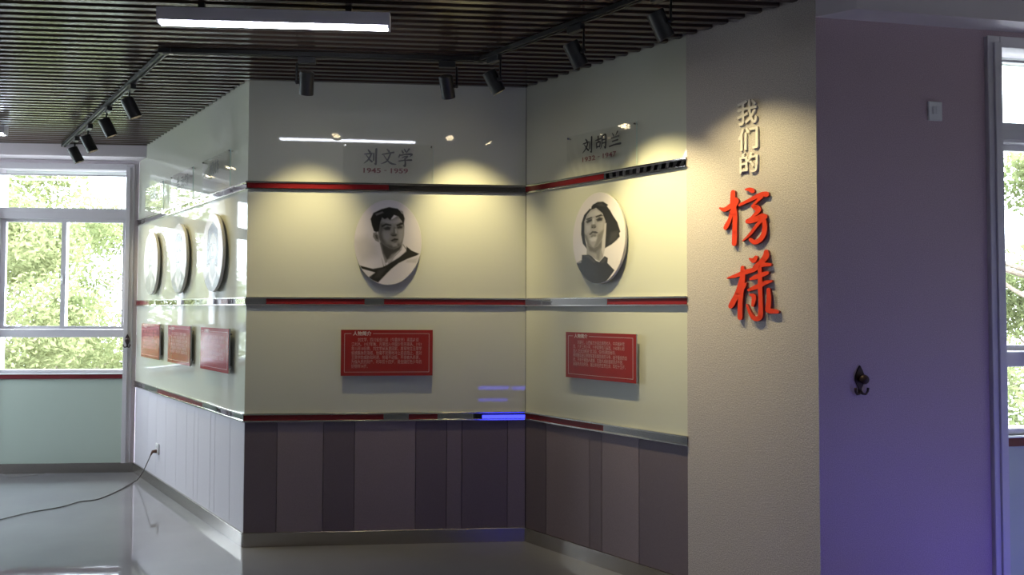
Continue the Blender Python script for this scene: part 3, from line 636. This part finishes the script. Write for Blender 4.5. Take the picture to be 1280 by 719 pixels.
g1 = [norm(G_LIU, 262, 168, s0), norm(G_WEN, 506, 168, s0), norm(G_XUE, 738, 168, s0)]
ax, az = on(W_MID, 430 + 262 / 10.667, 170 + 168 / 10.667, -0.022); bx_, bz_ = on(W_MID, 430 + 930 / 10.667, 170 + 168 / 10.667, -0.022)
GS = (bx_ - ax) / 3.32
px0, px1 = on(W_MID, 429, 205, -0.02)[0], on(W_MID, 541.5, 205, -0.02)[0]
pzt = on(W_MID, 485, 180.5, -0.02)[1]; pzb = RAILS[0] + RH + 0.001
print('plate', ax, az, GS, px0, px1, pzb, pzt)
name_plate(W_MID, px0, px1, pzb, pzt, g1, ax, az, GS, '1945 - 1959', 'clear name plate above the boy, lettered with three brush characters and 1945 - 1959')
qx0, qx1 = on(W_RIGHT, 709, 190, -0.02)[0], on(W_RIGHT, 796, 190, -0.02)[0]
cx = on(W_RIGHT, 728, 183, -0.022)[0]; cw = on(W_RIGHT, 776, 183, -0.022)[0] - cx
g2 = [g1[0], G_HU, G_LAN]
name_plate(W_RIGHT, qx0, qx1, pzb, pzt, g2, cx, az, cw / 3.32, '1932 - 1947', 'clear name plate above the woman, lettered with three brush characters and 1932 - 1947')
for i, x in enumerate(LEFT_OV):
    name_plate(W_LEFT, x - 0.285, x + 0.285, pzb, pzt, ([G_YUN, G_GEN], [G_LAN, G_YUN, G_FENG], [G_GEN, G_FENG])[i], x - 0.14, az, GS, None,
               ('clear name plate nearest the window on the daylit left wall', 'clear name plate above the middle portrait on the daylit left wall', 'clear name plate nearest the corner on the daylit left wall')[i])

# ------------------------------------------------------------------ raised characters on the pillar
for ch, (x0, y0, x1, y1), lb in (('我', (920, 124.5, 947, 155.5), 'raised silver character, topmost of the three on the pillar'), ('们', (921, 159, 948, 187), 'raised silver character, middle of the three on the pillar'), ('的', (923, 190.5, 948, 216), 'raised silver character, lowest of the three, just above the red ones')):
    (ax_, _), (bx1, _) = on(W_PIL, x0 + 1, (y0 + y1) / 2, -0.02), on(W_PIL, x1 - 1, (y0 + y1) / 2, -0.02)
    zt, zb_ = on(W_PIL, (x0 + x1) / 2, y0, -0.02)[1], on(W_PIL, (x0 + x1) / 2, y1, -0.02)[1]
    o = text_mesh('raised_character', ch, 0.1, bx1 - ax_, M['silver'], None, extrude=0.007, res=3, height=zt - zb_, bold=0.0016)
    mz = min(v.co.z for v in o.data.vertices); W_PIL.put(o, ax_, -0.0115, zb_ - mz); tag(o, lb, 'letter', 'raised characters on the pillar')
HE = [[(163, 100, 50), (160, 170, 52), (165, 240, 60), (182, 330, 50), (180, 450, 50), (178, 560, 54), (176, 610, 52)], [(190, 170, 40), (205, 190, 34), (185, 235, 30)], [(30, 256, 16), (80, 270, 44), (140, 235, 50)], [(150, 290, 40), (130, 370, 40), (100, 430, 46), (88, 452, 44)],
      [(288, 70, 16), (330, 70, 38), (358, 85, 44)], [(228, 224, 28), (330, 175, 34), (440, 122, 44), (498, 118, 52)], [(450, 140, 36), (400, 188, 26), (360, 232, 24)], [(355, 238, 26), (400, 256, 58), (415, 282, 48), (350, 352, 26), (308, 388, 44)],
      [(308, 390, 44), (380, 372, 52), (450, 342, 60), (484, 342, 46)], [(470, 350, 40), (400, 430, 34), (330, 520, 28), (262, 584, 12)], [(470, 365, 40), (480, 430, 48), (474, 500, 50), (438, 568, 48), (380, 598, 44), (336, 570, 34)]]
YOU = [[(232, 178, 36), (232, 260, 48), (226, 350, 50), (212, 480, 46), (210, 625, 46)], [(94, 272, 10), (180, 246, 34), (260, 216, 42), (330, 196, 38), (400, 152, 40), (482, 150, 24)], [(225, 280, 46), (190, 400, 48), (140, 500, 52), (125, 524, 44)], [(265, 315, 12), (250, 345, 24), (230, 385, 18)],
       [(293, 95, 12), (330, 113, 42), (352, 85, 34)], [(445, 38, 44), (442, 75, 56), (402, 125, 46), (340, 172, 34)], [(303, 280, 20), (380, 250, 44), (455, 225, 30)], [(288, 378, 26), (370, 345, 40), (440, 312, 36), (490, 298, 20)],
       [(385, 160, 34), (390, 260, 38), (390, 350, 42), (395, 480, 38), (394, 600, 46), (368, 636, 42), (318, 618, 34), (270, 512, 18)], [(300, 420, 16), (334, 440, 42), (324, 515, 28)], [(465, 378, 36), (470, 450, 40), (462, 540, 46)], [(458, 560, 42), (500, 570, 42), (546, 575, 30)]]
for strokes, (ox, oy), sc, lb in ((HE, (895, 228), 7.99, 'raised red brush-style character, upper of the two red ones on the pillar'), (YOU, (895, 310), 7.19, 'raised red brush-style character, lower of the two red ones on the pillar')):
    yo = -0.028; ref = on(W_PIL, ox + 40, oy + 45, yo)
    k = on(W_PIL, ox + 41, oy + 45, yo)[0] - ref[0]; kz = ref[1] - on(W_PIL, ox + 40, oy + 46, yo)[1]; ws = (k * 0.5 + kz * 0.5) / sc
    bm = bmesh.new()
    fxn = lambda a, b: tuple(p - q for p, q in zip(on(W_PIL, ox + a / sc, oy + b / sc, yo), ref))
    brush_glyph(bm, [[(a, b, w * ws) for a, b, w in st] for st in strokes], fxn, -0.010, 0.008, 0, 1)
    o = obj('raised_character', bm, [M['vermilion'], M['vermilion_side']]); W_PIL.put(o, ref[0], -0.0125, ref[1]); tag(o, lb, 'letter', 'raised characters on the pillar')

# ------------------------------------------------------------------ ceiling lamps and the lighting track
ZL = 2.862
def linear_lamp(p, q, label):
    """surface lamp: p, q are the ends of its near lower edge"""
    d = (q - p); L = d.length; a = math.atan2(d.y, d.x)
    t = thing('linear_lamp', label, 'lamp', 'white linear ceiling lamps'); t.location = (p.x, p.y, ZL + 0.068); t.rotation_euler = (0, 0, a)
    h = 0.068; w = 0.056
    for x in (0.2, L - 0.2): box('mounting_clip', (x - 0.015, x + 0.015, 0.02, w - 0.02, 0.0002, ZC - ZL - h - 0.0005), M['black'], t)
    bm = bmesh.new()                            # trapezoid body
    pr = [(0, -h + 0.006), (0.0, 0), (w, 0), (w, -h + 0.006)]
    f0 = [bm.verts.new((0, y, z)) for y, z in pr]; f1 = [bm.verts.new((L, y, z)) for y, z in pr]
    bm.faces.new(f0); bm.faces.new(f1[::-1])
    for k in range(4): bm.faces.new((f0[k], f1[k], f1[(k + 1) % 4], f0[(k + 1) % 4]))
    obj('housing', bm, M['lamp_body'], t)
    box('diffuser', (0.008, L - 0.012, 0.006, w - 0.006, -h - 0.006, -h + 0.0055), M['lamp'], t, 0.003)
    for x in (0.0, L - 0.010): box('end_cap', (x, x + 0.009, 0.002, w - 0.002, -h - 0.008, -h + 0.006), M['lamp_body'], t, 0.002)
    return t
linear_lamp(at_z(195, 25.5, ZL), at_z(487, 33, ZL), 'long white glowing lamp fixed under the ceiling slats, nearest one')
e1 = at_z(5, 167, ZL); linear_lamp(e1 - Vector((D.x, D.y, 0)) * 1.15, e1, 'white ceiling lamp near the window, only its end in view')
linear_lamp(Vector((1.95, 0.92, ZL)), Vector((3.10, 1.01, ZL)), 'added white ceiling lamp, out of view, brightening the right-hand wall and pillar')  # unseen extra lamp, added to brighten the curtain box, east wall and pillar

ZT = 2.936
K1, K2 = at_z(207, 66.5, ZT), at_z(600, 77, ZT)
dl = -W_LEFT.d; K0 = at_z(79, 184, ZT)
dr = W_RIGHT.d; K3 = K2 + Vector((dr.x, dr.y, 0)) * 2.9
tr = thing('lighting_track', 'black ceiling track with two bends running parallel to the glass walls', 'light track'); tr.location = (K1.x, K1.y, ZC)
def track_piece(p, q):
    d = (q - p); L = d.length
    bm = bmesh.new(); bx(bm, 0, L, -0.016, -0.006, -ZC + ZT, -0.004); bx(bm, 0, L, 0.006, 0.016, -ZC + ZT, -0.004); bx(bm, 0, L, -0.007, 0.007, -ZC + ZT + 0.010, -0.004)
    o = obj('track', bm, M['black'], tr); o.location = (p.x - K1.x, p.y - K1.y, 0); o.rotation_euler = (0, 0, math.atan2(d.y, d.x))
track_piece(K0, K1); track_piece(K1, K2); track_piece(K2, K3)
for k in (K1, K2):
    bm = bmesh.new(); bx(bm, -0.035, 0.035, -0.022, 0.022, -ZC + ZT - 0.004, -0.004, 0.002); bx(bm, -0.012, 0.012, -0.008, 0.008, -ZC + ZT - 0.007, -ZC + ZT - 0.004)
    o = obj('connector', bm, M['blackp'], tr); o.location = (k.x - K1.x, k.y - K1.y, 0); o.rotation_euler = (0, 0, W_MID.a)
    box('contact', (0.02, 0.045, -0.006, 0.006, -ZC + ZT - 0.0065, -ZC + ZT - 0.0042), M['steel'], o)
def spotlight(p, ang, target, label, side=1, power=1.0, size=68, body_off=(0, 0)):
    """adapter on the track, side arm, tilting can aimed at target"""
    t = thing('track_spotlight', label, 'spotlight', 'black track spotlights'); t.location = (p.x, p.y, ZT); t.rotation_euler = (0, 0, ang)
    box('adapter', (-0.048, 0.048, -0.017, 0.017, -0.036, -0.0005), M['blackp'], t, 0.003)
    hub = Vector((0.0, body_off[1], -0.15))       # centre of the can
    inv = Matrix.Rotation(-ang, 3, 'Z')
    aim = inv @ (Vector(target) - Vector((p.x, p.y, ZT))) - hub; aim.normalize()
    ax = Vector((-side, 0, 0)); ax = (ax - aim * ax.dot(aim)).normalized()
    bm = bmesh.new(); sx = hub + ax * 0.056
    tube(bm, [(sx.x, sx.y * 0.3, -0.034), (sx.x, sx.y * 0.6, -0.09), (sx.x, sx.y, sx.z + 0.004), (sx.x, sx.y, sx.z - 0.012)], 0.006, 8)
    cyl(bm, sx + ax * 0.008, hub + ax * 0.036, 0.010, seg=12); obj('arm', bm, M['black'], t)
    bm = bmesh.new(); a, b = hub - aim * 0.062, hub + aim * 0.062
    cyl(bm, a, b, 0.040, seg=24, caps=False); cyl(bm, a - aim * 0.004, a, 0.035, 0.040, seg=24); cyl(bm, b, b - aim * 0.014, 0.037, 0.035, seg=24, caps=False)
    # front rim
    r1 = cyl(bm, b, b + aim * 0.001, 0.040, 0.0375, seg=24, caps=False); cyl(bm, b + aim * 0.001, b, 0.0375, 0.037, seg=24, caps=False)
    obj('can', bm, M['black'], t)
    bm = bmesh.new(); cyl(bm, b - aim * 0.018, b - aim * 0.013, 0.0355, seg=20); ln = obj('lens', bm, M['blackp'], t)
    u = aim.orthogonal().normalized(); v = aim.cross(u)
    for k in range(7):                          # the seven small LED lenses
        c = b - aim * 0.0125 + (Vector((0, 0, 0)) if k == 0 else (u * math.cos(k * math.pi / 3) + v * math.sin(k * math.pi / 3)) * 0.021)
        bm = bmesh.new(); cyl(bm, c, c + aim * 0.001, 0.0082, seg=10); obj('diode', bm, M['lens'], ln)
    ld = bpy.data.lights.new('spot_beam', 'SPOT'); ld.energy = SPOT_W * power; ld.spot_size = R(size); ld.spot_blend = 1.0; ld.shadow_soft_size = 0.022; ld.color = (1.0, 0.84, 0.43)
    lo_ = bpy.data.objects.new('spot_beam', ld); COL.objects.link(lo_); lo_.parent = t
    lo_.location = b + aim * 0.004; lo_.rotation_euler = aim.to_track_quat('-Z', 'Y').to_euler()
    return t
def wallpt(fr, px, py): x, z = on(fr, px, py); return fr.w(x, 0, z)
al = math.atan2(dl.y, dl.x)
for (px, py), tg, lb in zip(((163, 109), (132.6, 136), (108.4, 158), (91.7, 173.5)), (LEFT_OV[2] + 0.25, LEFT_OV[2] - 0.1, LEFT_OV[1] - 0.1, LEFT_OV[0]), ('black track spotlight on the window-side track, nearest the bend', 'second black spotlight from the bend on the window-side track', 'third black spotlight from the bend on the window-side track', 'black spotlight at the far end of the window-side track')):
    p = at_z(px, py, ZT - 0.015); p = K1 + dl.to_3d() * (p - K1).dot(dl.to_3d())
    spotlight(p, W_LEFT.a, W_LEFT.w((p.xy - P_L).dot(W_LEFT.d) + 0.05, 0, 1.62), lb, power=0.5)
for px, tg, lb, sd, pw in ((386, (376, 335), 'black spotlight under the ceiling, left of the two facing the middle wall', 1, 1.0), (559, (588, 315), 'black spotlight under the ceiling, right of the two facing the middle wall', -1, 1.25)):
    dm = W_MID.d.to_3d(); p = at_z(px, 79, ZT - 0.015); p = K1 + dm * (p - K1).dot(dm)
    spotlight(p, W_MID.a, wallpt(W_MID, *tg), lb, sd, pw)
dr3 = dr.to_3d()
for (px, py), tg, lb, pw in (((632, 78), (742, 345), 'black spotlight on the right-hand track, first after the bend', 0.45), ((722, 36), (836, 315), 'black spotlight on the right-hand track, second after the bend', 2.0), ((836, 0), (956, 330), 'black spotlight on the right-hand track, third after the bend', 1.0)):
    p = at_z(px, py, ZT - 0.015); p = K2 + dr3 * (p - K2).dot(dr3); print('spot', p, (p - K2).dot(dr3))
    spotlight(p, W_RIGHT.a, wallpt(W_RIGHT, *tg), lb, -1, pw, 84 if px > 800 else 68)

# ------------------------------------------------------------------ socket, cord, hooks, switch
sx, sz = on(W_LEFT, 197.5, 561)
so = thing('wall_socket', 'white wall socket low on the pale boards with a plug in it', 'socket'); W_LEFT.put(so, sx, 0, sz)
box('faceplate', (-0.043, 0.043, -0.010, 0.0008, -0.043, 0.043), M['white'], so, 0.003)
bm = bmesh.new(); bx(bm, -0.028, 0.028, -0.012, -0.0098, 0.004, 0.032, 0.001); obj('outlet', bm, M['white'], so)
for x in (-0.012, 0.012): box('slot', (x - 0.0015, x + 0.0015, -0.0124, -0.0119, 0.012, 0.022), M['ink'], so)
co = thing('power_cord', 'thin dark power cord trailing from the wall socket across the floor', 'cord'); 
bm = bmesh.new(); pl = W_LEFT.w(sx, -0.012, sz - 0.02)
nrm = W_LEFT.n.to_3d(); co.location = (pl.x, pl.y, 0)
rel = lambda v: v - Vector((pl.x, pl.y, 0))
cyl(bm, rel(pl), rel(pl + nrm * 0.035), 0.016, 0.012, 12); cyl(bm, rel(pl + nrm * 0.03), rel(pl + nrm * 0.045 - Vector((0, 0, 0.03))), 0.010, 0.005, 10); obj('plug', bm, M['plug'], co)
way = [pl + nrm * 0.045 - Vector((0, 0, 0.03)), W_LEFT.w(sx + 0.0, -0.14, 0.26)]
fl = [at_z(px, py, 0.006) for px, py in ((168, 602), (150, 613), (130, 622), (115, 626.5), (100, 626), (82, 633), (60, 637), (38, 640), (15, 646), (-10, 652), (-60, 665), (-140, 672))]
hang = [way[0]]
a0, a1 = way[0], fl[0]
for k in range(1, 7):
    f = k / 7; q = a0.lerp(a1, f); q.z = a0.z * (1 - f) ** 1.5 + 0.006; hang.append(q)
cp = hang + fl
cu = bpy.data.curves.new('cable', 'CURVE'); cu.dimensions = '3D'; cu.bevel_depth = 0.0042; cu.bevel_resolution = 2; cu.resolution_u = 6
sp = cu.splines.new('NURBS'); sp.points.add(len(cp) - 1); sp.use_endpoint_u = True; sp.order_u = 4
for pt, q in zip(sp.points, cp): pt.co = (*rel(q), 1)
t_ = bpy.data.objects.new('cable', cu); COL.objects.link(t_); bpy.context.view_layer.update()
me = bpy.data.meshes.new_from_object(t_.evaluated_get(bpy.context.evaluated_depsgraph_get())); bpy.data.objects.remove(t_)
me.materials.clear(); me.materials.append(M['cord']); o = bpy.data.objects.new('cable', me); COL.objects.link(o); o.parent = co

def coat_hook(fr, x, y, z, label, s=1.0):
    t = thing('coat_hook', label, 'hook', 'dark metal hooks'); fr.put(t, x, y, z)
    bm = bmesh.new()                            # leaf-shaped backplate
    out = [(0, 0.062), (0.012, 0.040), (0.021, 0.018), (0.022, -0.002), (0.013, -0.022), (0.006, -0.036), (0.007, -0.060), (-0.007, -0.060), (-0.006, -0.036), (-0.013, -0.022), (-0.022, -0.002), (-0.021, 0.018), (-0.012, 0.040)]
    prism(bm, [(a * s, b * s) for a, b in out], -0.008 * s, -0.0003); obj('backplate', bm, M['bronze'], t)
    bm = bmesh.new(); ball(bm, (0.006 * s, -0.026 * s, 0.004 * s), 0.021 * s, 0.018 * s, 0.021 * s); cyl(bm, (0, -0.006 * s, 0), (0, -0.02 * s, 0.002 * s), 0.009 * s, seg=10); obj('knob', bm, M['bronze'], t)
    for k in (-1, 1):
        bm = bmesh.new()
        tube(bm, [(0, -0.006 * s, -0.046 * s), (0.008 * s * k, -0.011 * s, -0.058 * s), (0.020 * s * k, -0.014 * s, -0.060 * s), (0.028 * s * k, -0.016 * s, -0.048 * s), (0.030 * s * k, -0.017 * s, -0.032 * s)], [0.006 * s, 0.0055 * s, 0.005 * s, 0.005 * s, 0.0055 * s], 8)
        obj('prong', bm, M['bronze'], t)
    return t
hx, hz = on(W_EAST, 1074, 475); coat_hook(W_EAST, hx, 0, hz, 'dark metal double hook on the violet-lit wall by the pillar', 1.08)
hx, hz = on(W_NORTH, 159.5, 426, -0.034); coat_hook(W_NORTH, hx, -0.0345, hz, 'dark metal double hook on the white window post', 1.0)
wx, wz = on(W_EAST, 1167.5, 139.5)
sw = thing('light_switch', 'square white switch plate high on the violet-lit wall', 'switch'); W_EAST.put(sw, wx, 0, wz)
box('faceplate', (-0.037, 0.037, -0.011, -0.0003, -0.046, 0.046), M['white'], sw, 0.003)
for x in (-0.017, 0.001): box('rocker', (x, x + 0.0165, -0.014, -0.0108, -0.018, 0.022), M['white'], sw, 0.001)

# ------------------------------------------------------------------ blue floor lamp beside the camera's right (its light washes the east wall)
bl = thing('blue_floor_lamp', 'blue LED floor lamp standing on the floor near the east windows', 'lamp')
bp = Vector((2.75, 1.75, 0)); bl.location = bp
bm = bmesh.new(); cyl(bm, (0, 0, 0), (0, 0, 0.02), 0.11, seg=24); cyl(bm, (0, 0, 0.02), (0, 0, 0.22), 0.015, seg=12); obj('stand', bm, M['black'], bl)
bt = W_EAST.w(0.75, 0, 0.25); ab = (bt - (bp + Vector((0, 0, 0.28)))).normalized()
bm = bmesh.new(); c0 = Vector((0, 0, 0.28)); cyl(bm, c0 - ab * 0.06, c0 + ab * 0.05, 0.05, 0.085, seg=24); obj('can', bm, M['black'], bl)
bm = bmesh.new(); cyl(bm, c0 + ab * 0.05, c0 + ab * 0.053, 0.078, seg=24); obj('lens', bm, M['blue_led'], bl)
ld = bpy.data.lights.new('blue_beam', 'SPOT'); ld.energy = BLUE_W; ld.spot_size = R(125); ld.spot_blend = 1.0; ld.shadow_soft_size = 0.07; ld.color = (0.13, 0.10, 1.0)
lb_ = bpy.data.objects.new('blue_beam', ld); COL.objects.link(lb_); lb_.parent = bl; lb_.location = c0 + ab * 0.06; lb_.rotation_euler = ab.to_track_quat('-Z', 'Y').to_euler()

# low display case in front of the middle wall, below the frame; its blue strips show in the glass, the steel and the rail
dc = thing('display_case', 'low black display case with glowing blue strips, facing the middle wall', 'display case'); dc.location = (0.42, 1.62, 0); dc.rotation_euler = (0, 0, W_MID.a)
box('body', (-0.34, 0.30, -0.28, 0.27, 0.0, 0.74), M['black'], dc, 0.006); box('top', (-0.35, 0.31, -0.29, 0.28, 0.7405, 0.765), M['blackp'], dc, 0.004)
for x0_, x1_, z0_, z1_ in ((-0.30, 0.02, 0.66, 0.70), (0.05, 0.24, 0.655, 0.695), (-0.30, 0.0, 0.54, 0.57), (-0.26, 0.26, 0.30, 0.40)):
    box('light_strip', (x0_, x1_, 0.2705, 0.277, z0_, z1_), M['blue_led'], dc, 0.001)

# ------------------------------------------------------------------ outside: ground and trees
GZ = -4.2
struct(box('ground', (-60, 60, -25, 70, GZ - 0.3, GZ), M['lawn']))
def crown_mesh(name, n, rx, rz, material, seed, leaf=0.05):
    rg = np.random.default_rng(seed)
    nb = 46; bc = rg.normal(size=(nb, 3)); bc /= np.linalg.norm(bc, axis=1)[:, None]; bc *= rg.uniform(0.35, 1.0, (nb, 1)) ** 0.6; bc *= (rx, rx, rz)
    k = rg.integers(0, nb, n); d = rg.normal(size=(n, 3)); d /= np.linalg.norm(d, axis=1)[:, None]
    c = bc[k] + d * (rg.uniform(0, 1, (n, 1)) ** 0.45) * rg.uniform(0.45, 0.85, (nb, 1))[k]
    a = rg.normal(size=(n, 3)); a /= np.linalg.norm(a, axis=1)[:, None]
    b = np.cross(a, rg.normal(size=(n, 3))); b /= np.linalg.norm(b, axis=1)[:, None]; nn = np.cross(a, b)
    s = leaf * rg.uniform(0.6, 1.3, (n, 1))
    v = np.stack([c - a * s, c + b * s * 0.45 + nn * s * 0.12, c + a * s, c - b * s * 0.45 + nn * s * 0.12], 1).reshape(-1, 3)
    f = np.arange(4 * n).reshape(-1, 4)
    me = bpy.data.meshes.new(name); me.from_pydata(v.tolist(), [], f.tolist()); me.materials.append(material); return me
def trunk_mesh(seed, top):
    rd = random.Random(seed); bm = bmesh.new()
    tube(bm, [(0, 0, 0), (0.05, 0.02, 1.5), (-0.04, 0.05, 3.2), (0.03, 0, top)], [0.20, 0.16, 0.12, 0.06], 10)
    for k in range(16):
        a = rd.uniform(0, 6.28); z = rd.uniform(top * 0.40, top * 0.9); L = rd.uniform(1.2, 2.2)
        p = Vector((0, 0, z)); q = p + Vector((math.cos(a) * L * 0.5, math.sin(a) * L * 0.5, 0.35)); r = q + Vector((math.cos(a + 0.4) * L * 0.5, math.sin(a + 0.4) * L * 0.5, 0.55))
        tube(bm, [p, q, r], [0.05, 0.032, 0.012], 6)
    me = bpy.data.meshes.new('trunk'); bm.to_mesh(me); bm.free(); me.materials.append(M['bark']); return me
crowns = [crown_mesh('crown', 64000, 2.6, 3.2, M['leaf_a'], 3), crown_mesh('crown', 60000, 2.5, 3.1, M['leaf_b'], 8), crown_mesh('crown', 30000, 2.0, 2.4, M['leaf_a'], 12)]
trunk = trunk_mesh(5, 6.6)
def tree(x, y, ci, rot, cz, sc, label):
    t = thing('tree', label, 'tree', 'leafy trees outside the windows'); t.location = (x, y, GZ); t.rotation_euler = (0, 0, rot)
    o = bpy.data.objects.new('trunk', trunk); COL.objects.link(o); o.parent = t; o.scale = (1, 1, (cz - GZ + 1.2) / 6.6)
    o = bpy.data.objects.new('crown', crowns[ci]); COL.objects.link(o); o.parent = t; o.location = (0, 0, cz - GZ); o.scale = (sc, sc, sc); o['kind'] = 'stuff'
TREES = [(-8.5, 11.4, 0, 0.3, 0.9, 1.0, 'yellow-green leafy tree close outside the left window, filling its right sash'), (-7.9, 17.4, 1, 1.9, 1.1, 1.25, 'leafy tree farther off, behind the one that fills the left window'),
         (-14.6, 13.2, 2, 2.6, 0.4, 1.0, 'leafy tree outside the windows further along the left wall'),
         (8.1, 10.8, 1, 0.9, 1.7, 1.1, 'leafy tree outside the narrow strip of right window'), (13.2, 9.0, 2, 3.1, 0.2, 1.0, 'leafy tree further right outside the east windows')]
for a in TREES: tree(*a)
